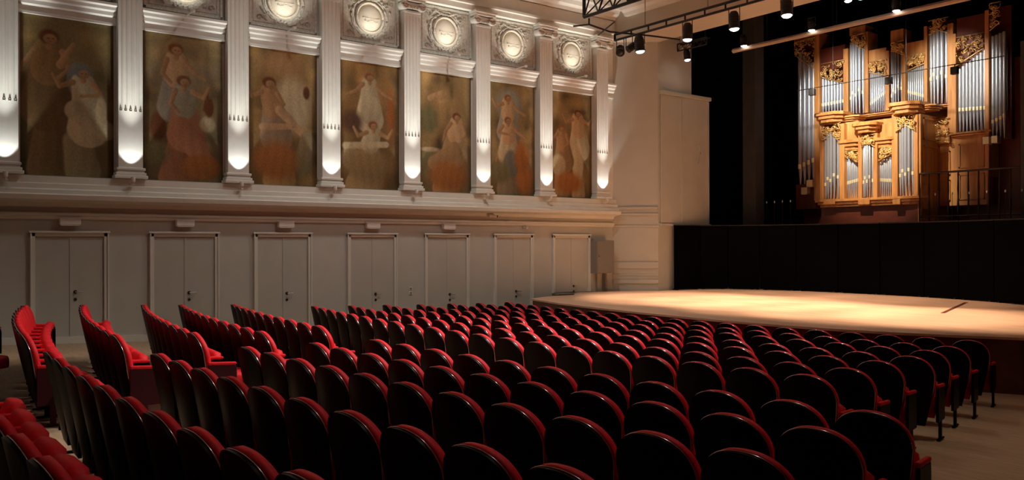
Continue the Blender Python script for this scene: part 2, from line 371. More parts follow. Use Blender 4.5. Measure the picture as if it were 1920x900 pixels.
MUR = [
 ('mural of a standing dark-haired figure beside a seated figure in a blue veil', fig(.30, .86, .062, (.24, .15, .06), low=(.17, .11, .05), lean=-.02, wide=1.25) + [(.42, .70, .56, .84, .05, .025, SK, .03)] + [(.63, .62, .15, .11, BL, .05)] + fig(.66, .66, .050, CL, hair=BL, lean=.06, low=LT, wide=1.0) + [(.58, .42, .92, .30, .12, .11, CL, .06), (.86, .42, .06, .10, LT, .04)], 3, (.17, .125, .055)),
 ('mural of a winged red-haired figure behind a seated figure in orange drapery', [(.24, .72, .20, .10, (.24, .18, .10), .08), (.72, .74, .20, .08, (.26, .20, .12), .08)] + fig(.40, .89, .055, SK2, hair=(.20, .07, .025), low=(.22, .20, .15)) + fig(.50, .68, .052, (.27, .25, .17), hair=(.16, .07, .03), low=PK, lean=.02) + [(.45, .36, .70, .20, .15, .14, PK, .06), (.80, .40, .10, .055, CL, .05), (.82, .52, .06, .07, HR, .05), (.72, .10, .24, .09, OR, .06)], 5, (.20, .145, .07)),
 ('mural of a crouching nude figure before a bright pale cloud', [(.50, .88, .30, .10, (.42, .26, .12), .14), (.64, .60, .26, .20, LT, .14)] + fig(.30, .74, .055, SK, hair=HR, low=(.27, .19, .12), lean=.10) + [(.45, .55, .80, .38, .07, .05, SK2, .06), (.84, .70, .05, .05, HR, .05), (.20, .42, .62, .44, .05, .04, SK2, .05), (.40, .18, .32, .14, OR, .10), (.85, .30, .12, .12, (.22, .16, .09), .06)], 8, (.22, .14, .055)),
 ('mural of a pale-robed standing figure above a reader bent over a scroll', fig(.50, .88, .046, CL, hair=(.22, .10, .04), low=LT, lean=0) + [(.52, .62, .17, .12, CL, .05), (.22, .52, .16, .09, (.10, .05, .03), .08)] + fig(.56, .50, .045, CL, hair=(.20, .08, .03), low=(.28, .20, .10), lean=-.1) + [(.10, .33, .78, .36, .05, .045, LT, .05), (.45, .18, .34, .12, (.24, .16, .07), .10)], 11, (.22, .13, .05)),
 ('mural of a flying figure above a seated figure in tan drapery', [(.22, .78, .44, .84, .05, .03, SK2, .04), (.40, .80, .06, .03, SK2, .03), (.20, .60, .18, .12, GR, .10)] + fig(.72, .64, .045, SK2, hair=HR, low=(.30, .20, .10), lean=-.06) + [(.68, .36, .30, .24, .14, .12, (.30, .19, .09), .07), (.22, .35, .16, .02, LT, .03), (.55, .14, .34, .12, OR, .10)], 14, (.24, .16, .07)),
 ('mural of two red-haired figures one above the other in a blue halo', [(.45, .80, .26, .14, (.25, .25, .19), .10)] + fig(.42, .86, .042, SK2, hair=(.22, .09, .03), low=(.24, .22, .17)) + fig(.42, .66, .042, SK2, hair=(.20, .08, .03), low=CL, lean=.02) + [(.48, .28, .16, .12, (.14, .14, .12), .07), (.72, .34, .16, .14, OR, .10), (.25, .20, .20, .10, GR, .08)], 17, (.22, .15, .065)),
 ('mural of a standing nude turning away from a kneeling figure', fig(.66, .80, .046, SK2, hair=HR, low=CL, lean=.04, wide=1.1) + [(.66, .34, .14, .18, LT, .06)] + fig(.28, .64, .042, SK, hair=(.24, .10, .03), low=(.26, .17, .08), lean=.05) + [(.20, .30, .16, .10, LT, .06), (.45, .14, .30, .10, OR, .08)], 21, (.20, .135, .06)),
]
EXTRA = [
 [(.30, .40, .26, .04, .13, .20, (.19, .13, .06), .05), (.60, .22, .66, .04, .16, .20, (.26, .21, .11), .08), (.92, .40, .80, .28, .02, .02, OR, .03)],
 [(.44, .22, .40, .02, .16, .22, (.26, .12, .06), .06), (.18, .36, .10, .10, HR, .07), (.80, .62, .76, .50, .02, .02, HR, .03), (.14, .18, .16, .08, GR, .08)],
 [(.42, .40, .44, .04, .13, .24, (.30, .17, .06), .06), (.80, .20, .14, .12, GR, .08)],
 [(.48, .28, .40, .03, .16, .30, (.28, .18, .08), .06), (.18, .24, .14, .10, (.32, .24, .13), .06), (.86, .60, .06, .20, (.30, .10, .03), .08)],
 [(.62, .30, .52, .03, .18, .26, (.32, .16, .06), .06), (.22, .22, .18, .14, GR, .08)],
 [(.44, .40, .40, .05, .10, .22, (.20, .15, .09), .06), (.30, .46, .18, .30, .03, .03, SK, .04), (.78, .14, .18, .12, OR, .08)],
 [(.26, .30, .26, .03, .12, .20, (.30, .18, .08), .06), (.66, .34, .68, .03, .10, .16, (.34, .24, .12), .06)],
]
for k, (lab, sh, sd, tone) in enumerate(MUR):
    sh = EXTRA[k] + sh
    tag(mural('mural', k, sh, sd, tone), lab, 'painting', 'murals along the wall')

# medallion panels
def make_medallion():
    r = empty('medallion_panel', (WX, 0, 8.03)); hh, hwid = .64, (BAY/2 - .30)
    bm = bmesh.new(); box(bm, -.02, .015, -hwid, hwid, -hh, hh); obj('panel', bm, M['relief'], r)
    bm = bmesh.new()
    for ins, t in ((0, .05), (.10, .022)):
        a_, b_2 = hwid-ins, hh-ins
        for z in (-1, 1): box(bm, .0, .05 if ins == 0 else .035, -a_, a_, z*b_2 - (t if z > 0 else 0), z*b_2 + (t if z < 0 else 0))
        for s in (-1, 1): box(bm, .0, .05 if ins == 0 else .035, s*a_ - (t if s > 0 else 0), s*a_ + (t if s < 0 else 0), -b_2, b_2)
    obj('frame', bm, M['relief'], r, bevel=.008)
    bm = bmesh.new(); rr = .37
    arc_tube(bm, [(.045, rr*math.cos(2*math.pi*i/40), rr*math.sin(2*math.pi*i/40)) for i in range(41)], .035, 7)
    for i in range(40):
        t = 2*math.pi*i/40; blob(bm, (.06, (rr+.0)*math.cos(t), (rr+.0)*math.sin(t)), .03, .02, .035, 5, t)
    obj('wreath_ring', bm, M['disc'], r, smooth='all')
    bm = bmesh.new(); lathe(bm, [(.34, 0), (.33, .03), (.26, .075), (.16, .10), (.06, .108), (.001, .11)], 30, Matrix.Rotation(R(90), 4, 'Y'))
    disc = obj('disc', bm, M['disc'], r, smooth='all')
    bm = bmesh.new(); box(bm, .085, .115, -.22, .22, -.035, -.02)
    for i in range(9): blob(bm, (.10, -.16+i*.04, -.09-.02*math.sin(i)), .02, .016, .03, 5, i)
    obj('inscription_band', bm, M['relief'], disc)
    bm = bmesh.new(); rn = random.Random(4)
    for s in (-1, 1):
        for q in range(4):                                          # corner acanthus scrolls
            zz = (-1 if q < 2 else 1)
            cy_, cz = s*(hwid-.24-.13*(q % 2)), zz*(hh-.22-.05*(q % 2))
            pts_ = [(.05, cy_ + .075*(1-i/16)*math.cos(i*.55*s+q), cz + .07*(1-i/16)*math.sin(i*.55+q)) for i in range(17)]
            arc_tube(bm, pts_, [.017-.0007*i for i in range(17)], 5)
        for q in range(34):
            t = rn.uniform(-1.35, 1.35); r1 = rn.uniform(.43, .62)
            yy, zz = s*r1*math.cos(t), r1*math.sin(t)*1.05
            if abs(yy) < hwid-.13 and abs(zz) < hh-.12: blob(bm, (.035, yy, zz), .035, .022, .05, 5, t*s)
    arc_tube(bm, [(.02, .50*math.cos(2*math.pi*i/36), .47*math.sin(2*math.pi*i/36)) for i in range(37)], .022, 6)
    for q in range(13): blob(bm, (.04, (q-6)*.05, .50 - .08*(1-((q-6)/6)**2)+.02), .03, .03, .035, 6, q)
    for q in range(9): blob(bm, (.05, (q-4)*.05, -.49+.03*(q % 2)), .04, .03, .04, 5, q)
    obj('foliage_relief', bm, M['relief'], r, smooth='all')
    return r
med = None
ORD = ['first', 'second', 'third', 'fourth', 'fifth', 'sixth', 'seventh', 'eighth', 'ninth', 'tenth', 'eleventh', 'twelfth', 'thirteenth', 'fourteenth', 'fifteenth', 'sixteenth', 'seventeenth', 'eighteenth', 'nineteenth', 'twentieth', 'twenty-first', 'twenty-second', 'twenty-third']
for k in range(-1, 7):
    y = A0 + BAY*k + PW/2
    if med is None: med = make_medallion(); m_ = med
    else: m_ = copy_tree(med)
    m_.location.y = y
    tag(m_, 'grey relief panel with round medallion above the %s mural from the left' % ORD[k] if k >= 0 else 'grey relief panel with round medallion beyond the left edge', 'relief panel', 'medallion panels over the murals')
    spot('cove_beam', (WX+.70, y, 7.36), (WX+.05, y, 8.30), L_BAY*.8, 92, .9, (1, .94, .80), .06)
    spot('cove_beam', (WX+.75, y, 7.37), (WX+.10, y, 9.4), L_BAY*.6, 60, .9, (1, .95, .84), .06)
    u = empty('cornice_lamp', (WX+.20, y, 7.33)); bm = bmesh.new(); box(bm, -.12, .50, -.012, .012, -.035, -.015); obj('bracket', bm, M['white'], u)
    bm = bmesh.new(); lathe(bm, [(.03, 0), (.045, .02), (.05, .05), (.046, .052)], 12, Matrix.Translation((.47, 0, -.06))); obj('lamp_head', bm, M['white'], u, smooth=True)
    tag(u, 'small white lamp on the cornice below the %s medallion from the left' % ORD[k] if k >= 0 else 'small white lamp below a medallion beyond the left edge', 'light', 'lamps below the medallions')

# doors: px edges of the seven double doors, converted to y beforehand
DOORS = [(2.31, 3.72, 3.07), (4.51, 5.96, 5.31), (6.75, 8.15, 7.55), (9.08, 10.47, 9.81), (11.29, 12.70, 12.07), (13.54, 14.94, 14.29), (15.68, 17.18, 16.48)]
DT = 2.64
def make_door(i, y0, y1, hz):
    zf = floor_z((y0+y1)/2) + .02; yc = (y0+y1)/2
    if i == 6: zf = .92
    bm = bmesh.new(); t = .09
    prof = [(0, 0), (.055, .0), (.06, .02), (.035, .035), (.03, t), (0, t)]
    box(bm, WX-.01, WX+.05, y0, y0+t, zf, DT); box(bm, WX-.01, WX+.05, y1-t, y1, zf, DT); box(bm, WX-.01, WX+.05, y0, y1, DT-t, DT)
    box(bm, WX+.05, WX+.07, y0, y0+.03, zf, DT); box(bm, WX+.05, WX+.07, y1-.03, y1, zf, DT); box(bm, WX+.04, WX+.085, y0-.02, y1+.02, DT-.02, DT+.02)
    d = empty('door_%d' % (i+1), (WX, yc, zf)); d['kind'] = 'structure'
    d['label'] = 'white double door, %s from the left along the mural wall' % ORD[i]; d['category'] = 'door'
    o = obj('door_frame', bm, M['trim'], d, bevel=.006); o.matrix_parent_inverse = Matrix.Translation(d.location).inverted()
    for s in (-1, 1):
        bm = bmesh.new(); a_, b_2 = (y0+t+.006, yc-.004) if s < 0 else (yc+.004, y1-t-.006)
        box(bm, WX-.01, WX+.012, a_, b_2, zf+.01, DT-t-.005)
        if s > 0: box(bm, WX+.012, WX+.022, yc-.012, yc+.035, zf+.01, DT-t-.01)
        lf = obj('door_leaf', bm, M['door'], d, bevel=.003); lf.matrix_parent_inverse = o.matrix_parent_inverse
        if s > 0:
            zh = floor_z(yc)+1.03 if i < 6 else 1.03 + .0
            if i == 6: zh = 1.10
            bm = bmesh.new(); yy = yc + .09
            tube(bm, (WX+.01, yy, zh), (WX+.06, yy, zh), .012); tube(bm, (WX+.06, yy-.008, zh), (WX+.06, yy+.14, zh), .011)
            h = obj('handle', bm, M['steel'], lf, smooth=True)
            bm = bmesh.new(); tube(bm, (WX+.005, yy, zh), (WX+.022, yy, zh), .036, 16); tube(bm, (WX+.005, yy, zh-.15), (WX+.022, yy, zh-.15), .03, 16)
            h2 = obj('lock_rose', bm, M['dark'], lf, smooth=True)
for i, (a_, b_2, hy) in enumerate(DOORS): make_door(i, a_, b_2, hy)

# emergency light boxes over doors 1-5, small sensor over door 6
src = None
for i, y in enumerate((3.0, 5.22, 7.49, 9.75, 12.01)):
    if src is None:
        src = empty('emergency_light', (WX+.02, y, 2.78))
        bm = bmesh.new(); box(bm, 0, .13, -.19, .19, .0, .13); obj('housing', bm, M['white'], src, bevel=.015)
        bm = bmesh.new(); box(bm, .02, .128, -.17, .17, -.018, .0); obj('diffuser', bm, M['trim'], src, bevel=.005)
        bm = bmesh.new(); box(bm, -.022, .08, -.21, .21, .13, .15); obj('mounting_plate', bm, M['white'], src)
        e_ = src
    else: e_ = copy_tree(src); e_.location.y = y
    tag(e_, 'white emergency light box above the %s door from the left' % ORD[i], 'emergency light', 'emergency light boxes over the doors')
bm = bmesh.new(); box(bm, WX, WX+.07, 14.58, 14.72, 2.80, 2.88); blob(bm, (WX+.09, 14.65, 2.83), .04, .05, .03, 8)
tag(obj('motion_sensor', bm, M['white'], bevel=.005), 'small white motion sensor on the picture rail above the sixth door', 'sensor')
r = empty('security_camera', (WX+.05, 13.42, 3.16)); bm = bmesh.new(); box(bm, -.06, 0, -.04, .04, -.05, .05); tube(bm, (-.01, 0, 0), (.10, 0, -.01), .018); obj('bracket', bm, M['white'], r)
bm = bmesh.new(); tube(bm, (.07, -.10, .0), (.13, .10, -.02), .045, 14); obj('body', bm, M['white'], r, smooth=True)
bm = bmesh.new(); tube(bm, (.13, .10, -.02), (.139, .13, -.023), .036, 14); obj('lens', bm, M['dark'], r, smooth=True)
tag(r, 'small white security camera under the ledge between fifth and sixth doors', 'camera')
r = empty('wall_socket', (WX, 10.88, 1.2)); bm = bmesh.new(); box(bm, 0, .02, -.05, .05, -.02, .07); box(bm, 0, .02, -.05, .05, -.13, -.035); obj('plate', bm, M['white'], r, bevel=.005)
bm = bmesh.new(); box(bm, .02, .028, -.025, .025, 0, .05); tube(bm, (.018, 0, -.083), (.024, 0, -.083), .028, 14); obj('switch', bm, M['grey'], r)
tag(r, 'white light switch and socket pair between the fourth and fifth doors', 'switch')
# grey cabinet near the stage
r = empty('electrical_cabinet', (WX+.004, 17.52, 1.47)); bm = bmesh.new(); box(bm, 0, .36, -.36, .36, 0, 1.0); obj('body', bm, M['grey'], r, bevel=.012)
bm = bmesh.new(); box(bm, .36, .375, -.34, .34, .02, .98); dr = obj('door', bm, M['grey'], r, bevel=.006)
bm = bmesh.new(); tube(bm, (.375, -.29, .52), (.392, -.29, .52), .02, 12); obj('lock', bm, M['steel'], dr)
bm = bmesh.new(); tube(bm, (.06, -.1, 0), (.06, -.1, -.57), .025, 10); tube(bm, (.06, .2, 0), (.06, .2, -.57), .02, 10); box(bm, 0, .10, .22, .30, -.57, 0); obj('conduit', bm, M['grey'], r)
tag(r, 'grey electrical cabinet on the wall at the left end of the stage', 'cabinet')

# ================================================================== STAGE
FR = [(-17.26, 13.87), (-15.6, 13.42), (-13.79, 13.12), (-12.4, 12.96), (-11.17, 12.90), (-10.2, 12.88), (-9.22, 12.92), (-8.0, 13.08), (-6.85, 13.40), (-5.32, 14.15), (-4.2, 14.95), (-3.4, 15.7), (-3.0, 16.6)]
SIDE = [(WX, 16.75), (-17.97, 16.0), (-17.6, 14.6)]
outline = SIDE + FR + [(-3.0, 22), (-4, 26.9), (-17.55, 26.9), (-17.55, 19.24), (WX, 18.16)]
bm = bmesh.new()
prism(bm, [(x, y, .86) for x, y in outline], (0, 0, .04)); st = struct('stage', bm, M['stage'], 'low curved wooden stage floor under warm spotlights', 'stage')
ins = [(x*.999, y) for x, y in outline]
bm = bmesh.new()
def inset(p): cx_, cy_ = -10.5, 20; v_ = Vector((p[0]-cx_, p[1]-cy_)); l_ = v_.length; v_ *= (l_-.06)/l_; return (cx_+v_.x, cy_+v_.y)
prism(bm, [(*inset(p), 0.0) for p in outline], (0, 0, .86)); obj('stage_front', bm, M['stagefront'], st)
bm = bmesh.new()                                                       # dark seam strip across the boards near the right
prism(bm, [(-9.35, 21.3, .901), (-9.28, 21.35, .901), (-8.2, 17.8, .901), (-8.27, 17.75, .901)], (0, 0, .004)); obj('floor_seam', bm, M['stagefront'], st)
# floor trap opening at the left corner of the stage
bm = bmesh.new(); box(bm, -17.95, -17.75, 15.2, 15.9, .90, .925); o = obj('cable_ramp', bm, M['dark'], bevel=.01)
tag(o, 'dark cable cover lying at the left corner of the stage', 'cable cover')

# curved run of black acoustic screens, each a thing
SC = [(-17.42, 19.80), (-17.25, 20.85), (-16.75, 21.6), (-15.9, 22.1), (-14.8, 22.45), (-13.5, 22.6), (-12.2, 22.6), (-10.9, 22.5), (-9.9, 22.3), (-8.9, 21.95), (-7.9, 21.45), (-7.0, 20.9)]
for i, (p, q) in enumerate(zip(SC, SC[1:])):
    d_ = Vector((q[0]-p[0], q[1]-p[1])); L_ = d_.length; an = math.atan2(d_.y, d_.x)
    r = empty('stage_screen', (p[0], p[1], .90), an)
    bm = bmesh.new(); box(bm, .012, L_-.012, -.03, .03, .03, 2.03); obj('panel', bm, M['blackpanel'], r, bevel=.006)
    bm = bmesh.new(); box(bm, .012, L_-.012, -.045, .045, 2.03, 2.06); obj('top_rail', bm, M['blackmetal'], r)
    bm = bmesh.new(); box(bm, .1, .16, -.03, .42, 0, .035); box(bm, L_-.16, L_-.1, -.03, .42, 0, .035); obj('foot', bm, M['blackmetal'], r)
    tag(r, 'black stage screen, %s from the left in the curved row behind the stage' % ORD[i], 'screen', 'black screens around the stage')
# grey door box on the side of the stage
r = empty('stage_lobby', (-17.6, 19.3, .9)); bm = bmesh.new(); box(bm, -.28, .0, 1.56, 2.34, .0, 6.15); box(bm, .004, .06, .05, 2.36, 2.1, 6.15); obj('casing', bm, M['wall'], r, bevel=.02)
bm = bmesh.new(); box(bm, .004, .12, .0, 2.42, 6.15, 6.27); obj('cap_moulding', bm, M['wall'], r, bevel=.02)
bm = bmesh.new(); box(bm, .06, .08, 1.0, 1.05, 2.1, 6.1); box(bm, .06, .08, 2.28, 2.34, 2.1, 6.1); box(bm, .004, .10, .0, 2.40, 2.02, 2.1); obj('post', bm, M['wall'], r)
bm = bmesh.new(); arc_tube(bm, [(.08, 1.80+.10*math.sin(i/8*math.pi), 4.05+i*.08) for i in range(9)], .03, 6); obj('curved_handle', bm, M['wall'], r, smooth=True)
tag(r, 'tall pale boxed doorway casing on the side wall left of the stage', 'casing')
# dark grey pillar in the stage house
bm = bmesh.new(); box(bm, -17.15, -16.65, 22.9, 23.4, .9, 12.5); box(bm, -17.22, -16.58, 22.83, 23.47, .9, 1.3)
tag(obj('pillar', bm, M['greyplaster'], bevel=.02), 'dark grey square pillar in the shadow between curtain and organ', 'pillar')
bm = bmesh.new(); xp = at_y(1913, 300, 23.4)[0]; box(bm, xp, xp+.5, 23.4, 23.9, .9, 7.6); box(bm, xp-.04, xp+.54, 23.36, 23.94, .9, 1.3)
tag(obj('pillar', bm, M['greyplaster'], bevel=.02), 'dark grey square pillar at the right edge of the photo behind the screens', 'pillar')
# black leg curtains with folds
def curtain(x0, x1, y, z0, z1, lab, parts=60):
    bm = bmesh.new(); N = int((x1-x0)*26); top = []; bot = []
    for sgn in (1, -1):
        for i in (range(N+1) if sgn > 0 else range(N, -1, -1)):
            x = x0 + (x1-x0)*i/N; yy = y + .09*math.sin(i*.95) + .04*math.sin(i*.37) + sgn*-.006
            top.append((x, yy, z1)); 
    prism(bm, [(x, yy, z0) for x, yy, _ in top], (0, 0, z1-z0)); tag(obj('stage_curtain', bm, M['black'], smooth=True), lab, 'curtain')
curtain(-17.9, -16.3, 26.85, .95, 13.5, 'black folded curtain hanging behind the grey pillar')
curtain(-9.3, -2.5, 26.85, .95, 13.5, 'black folded curtain hanging to the right of the organ')

# ================================================================== ORGAN
OY = 24.8; PYO = 23.75
org = empty('pipe_organ', (-12.5, OY, 2.9)); OI = Matrix.Translation(org.location).inverted()
def part(name, bm, m, parent=None, **k):
    o = obj(name, bm, m, parent or org, **k)
    if parent is None: o.matrix_parent_inverse = OI
    return o
def pxbox(bm, x0, x1, y0, y1, Y, d0, d1, ref=None):
    """box front at plane Y-d1, back at Y-d0, outline by its photo corners (heights read at its middle)"""
    xm = (x0+x1)/2; X0 = at_y(x0, 300, Y)[0]; X1 = at_y(x1, 300, Y)[0]; z1 = at_y(ref or xm, y0, Y)[1]; z0 = at_y(ref or xm, y1, Y)[1]
    box(bm, X0, X1, Y-d1, Y-d0, z0, z1)
    return X0, X1, z0, z1
# platform and plinth
bm = bmesh.new(); box(bm, -17.4, -8.3, 23.3, 26.6, 2.72, 2.92); box(bm, -17.4, -8.3, 23.42, 23.5, .9, 2.72); part('platform', bm, M['mahog'])
bm = bmesh.new(); box(bm, -16.45, -9.6, 25.35, 26.6, 2.92, 7.6); part('case_body', bm, M['mahog'], bevel=.02)
bm = bmesh.new(); box(bm, -14.85, -11.68, 23.9, 25.4, 2.92, 6.1); part('lower_case_body', bm, M['oak'], bevel=.02)
# oak posts of the upper case
POSTS = [(1530, 1540, 62, 376), (1585, 1594, 92, 215), (1624, 1631, 60, 212), (1663, 1671, 96, 208), (1694, 1701, 84, 204), (1736, 1742, 50, 200), (1780, 1791, 45, 250), (1850, 1858, 20, 330), (1790, 1796, 64, 250)]
for x0, x1, y0, y1 in POSTS:
    bm = bmesh.new(); pxbox(bm, x0, x1, y0, y1, OY, -.5, .12); part('post', bm, M['oak'], bevel=.012)
# panels above the flats and backing
for x0, x1, y0, y1, m_ in ((1540, 1586, 88, 130, 'mahog'), (1631, 1664, 92, 125, 'oak'), (1701, 1737, 78, 118, 'oak'), (1796, 1851, 30, 90, 'mahog'), (1491, 1531, 66, 76, 'oak'), (1595, 1625, 50, 66, 'oak'), (1672, 1696, 56, 80, 'oak')):
    bm = bmesh.new(); pxbox(bm, x0, x1, y0, y1, OY, -.45, .06); part('fascia_panel', bm, M[m_], bevel=.01)
for x0, x1, y0, y1 in ((1540, 1790, 100, 214), (1796, 1851, 60, 248), (1491, 1531, 72, 300), (1595, 1625, 55, 120), (1742, 1782, 36, 120), (1858, 1888, 8, 260)):
    bm = bmesh.new(); pxbox(bm, x0, x1, y0, y1, OY, -.50, -.32); part('backing', bm, M['mahog'])
def pipe(x, zb, zt, rad, foot, Y):
    bm = bmesh.new(); prof = [(rad*.32, zb), (rad*.95, zb+foot), (rad, zb+foot+.02), (rad, zt), (rad*.9, zt+.005)]
    lathe(bm, prof, 14, Matrix.Translation((x, Y, 0)), cap=True); p = part('pipe', bm, M['tin'], smooth=True)
    bm = bmesh.new(); m0 = zb+foot
    pts_ = []
    for s_ in (-1, 1):
        pass
    for i in range(5):
        t0 = -math.pi/2 + (i-2)*.34
        pts_.append((x + (rad+.006)*math.cos(t0), Y + (rad+.006)*math.sin(t0)))
    poly = pts_ + [(x + (rad-.004)*math.cos(-math.pi/2 + (i-2)*.34), Y + (rad-.004)*math.sin(-math.pi/2 + (i-2)*.34)) for i in range(4, -1, -1)]
    hgt = max(.10, rad*2.0)
    prism(bm, [(a_, b_2, m0-.02) for a_, b_2 in poly], (0, 0, hgt))
    q_ = part('pipe_mouth', bm, M['mouth'], p); q_.matrix_parent_inverse = Matrix.Identity(4)
def bank(x0, x1, n, ytl, ytr, ybl, ybr, Y, fl, fr, arch=0):
    """n pipes between photo columns x0..x1; tops run ytl->ytr, feet ybl->ybr; mouth heights fl->fr (m above the feet); arch lifts the middle"""
    X0 = at_y(x0, 300, Y)[0]; X1 = at_y(x1, 300, Y)[0]; p_ = (X1-X0)/n
    for i in range(n):
        t = (i+.5)/n; px_ = x0+(x1-x0)*t; a_ = arch*(1-abs(2*t-1))
        zt = at_y(px_, ytl+(ytr-ytl)*t - a_, Y)[1]; zb = at_y(px_, ybl+(ybr-ybl)*t, Y)[1]
        pipe(X0+p_*(i+.5), zb, zt, p_*.47, fl+(fr-fl)*t + (.12 if arch and i % 2 else 0), Y - (.10*(1-(2*t-1)**2) if arch else 0))
bank(1497, 1530, 4, 95, 120, 348, 344, OY-.02, .55, .75)
bank(1541, 1585, 8, 144, 158, 213, 211, OY, .25, .35)
bank(1595, 1623, 5, 85, 92, 214, 212, OY-.05, .45, .65, 6)
bank(1632, 1663, 9, 128, 142, 212, 207, OY, .25, .55)
bank(1672, 1694, 5, 98, 98, 208, 204, OY-.05, .40, .62, 6)
bank(1702, 1736, 9, 136, 116, 204, 200, OY, .5, .28)
bank(1744, 1780, 5, 60, 60, 196, 193, OY-.05, .70, .75, 8)
bank(1797, 1850, 8, 132, 92, 247, 244, OY, .60, .60)
bank(1859, 1887, 4, 70, 58, 262, 258, OY-.02, .45, .60)
# lower (positive) case standing in front
bank(1547, 1576, 5, 256, 258, 373, 371, PYO, .40, .65, 9)
bank(1587, 1612, 7, 293, 308, 371, 369, PYO+.1, .42, .50)
bank(1619, 1640, 5, 274, 276, 370, 368, PYO, .42, .45, 8)
bank(1649, 1675, 7, 306, 288, 369, 367, PYO+.1, .48, .42)
bank(1687, 1716, 5, 238, 240, 367, 365, PYO, .55, .60, 9)
for x0, x1, y0, y1 in ((1540, 1547, 232, 376), (1577, 1586, 232, 375), (1612, 1619, 250, 372), (1640, 1648, 250, 371), (1675, 1686, 215, 370), (1716, 1724, 215, 368)):
    bm = bmesh.new(); pxbox(bm, x0, x1, y0, y1, PYO, -.3, .10); part('lower_post', bm, M['oak'], bevel=.01)
def cornice_px(x0, x1, y0, y1, Y, dep, name='cornice', n=3, mt='oak'):
    """polygonal stepped cornice block, each step out further"""
    X0 = at_y(x0, 300, Y)[0]; X1 = at_y(x1, 300, Y)[0]; xm = (x0+x1)/2; zt = at_y(xm, y0, Y)[1]; zb = at_y(xm, y1, Y)[1]
    bm = bmesh.new()
    for i in range(n):
        e = .02 + .055*i; z0 = zb+(zt-zb)*i/n; z1 = zb+(zt-zb)*(i+1)/n
        ch = min(.22, (X1-X0)*.25)
        poly = [(X0-e, Y+.3), (X0-e, Y-dep*.35-e), (X0-e+ch, Y-dep-e), (X1+e-ch, Y-dep-e), (X1+e, Y-dep*.35-e), (X1+e, Y+.3)]
        prism(bm, [(a_, b_2, z0) for a_, b_2 in poly], (0, 0, z1-z0-.006))
    return part(name, bm, M[mt], bevel=.008)
cornice_px(1541, 1582, 212, 231, PYO, .30); cornice_px(1583, 1610, 218, 228, PYO+.2, .16)
cornice_px(1612, 1644, 231, 250, PYO, .26); cornice_px(1583, 1612, 262, 282, PYO+.1, .12); cornice_px(1645, 1678, 258, 276, PYO+.1, .12)
cornice_px(1680, 1724, 193, 214, PYO, .32); cornice_px(1725, 1752, 198, 208, PYO+.35, .16)
cornice_px(1541, 1780, 211, 216, OY, .14, 'ledge', 2); cornice_px(1786, 1856, 247, 254, OY, .14, 'ledge', 2)
for x0, x1, y0, y1 in ((1583, 1611, 228, 262), (1645, 1679, 232, 258), (1584, 1612, 280, 290), (1646, 1676, 274, 286)):
    bm = bmesh.new(); pxbox(bm, x0, x1, y0, y1, PYO+.1, -.35, .02); part('frieze_panel', bm, M['oak'], bevel=.01)
cornice_px(1541, 1724, 371, 386, PYO, .16, 'base_cornice', 3)
bm = bmesh.new()
for x0, x1 in ((1553, 1575), (1618, 1640), (1683, 1697)): pxbox(bm, x0, x1, 374, 384, PYO, .2, .30)
part('base_block', bm, M['oak'], bevel=.01)
bm = bmesh.new(); pxbox(bm, 1541, 1724, 386, 424, PYO, -.3, .04); part('base_panel', bm, M['mahog'])
# side return of the lower case, console wall and its framed panels
bm = bmesh.new(); X = at_y(1724, 300, PYO)[0]; zt = at_y(1724, 214, PYO)[1]; box(bm, X-.02, X+.06, PYO-.05, OY+.5, 2.95, zt); part('case_side', bm, M['oak'])
bm = bmesh.new(); 
for z0, z1 in ((3.3, 4.1), (4.3, 5.2), (5.35, 6.0)):
    for ya, yb in ((PYO+.1, PYO+.15), (OY-.05, OY)): box(bm, X+.06, X+.085, ya, yb, z0, z1)
    box(bm, X+.06, X+.085, PYO+.1, OY, z0, z0+.05); box(bm, X+.06, X+.085, PYO+.1, OY, z1-.05, z1)
part('side_panel_frame', bm, M['oak'])
bm = bmesh.new(); x0_, x1_, z0_, z1_ = pxbox(bm, 1745, 1852, 250, 385, OY, -.4, .0); part('console_wall', bm, M['oak'])
bm = bmesh.new()
for (x0, x1, y0, y1) in ((1752, 1782, 284, 330), (1798, 1846, 268, 314), (1752, 1782, 338, 378), (1798, 1846, 325, 374)):
    X0 = at_y(x0, 300, OY)[0]; X1 = at_y(x1, 300, OY)[0]; za = at_y((x0+x1)/2, y1, OY)[1]; zb = at_y((x0+x1)/2, y0, OY)[1]
    box(bm, X0, X1, OY-.03, OY, za, za+.04); box(bm, X0, X1, OY-.03, OY, zb-.04, zb); box(bm, X0, X0+.04, OY-.03, OY, za, zb); box(bm, X1-.04, X1, OY-.03, OY, za, zb)
part('panel_frame', bm, M['oak'])
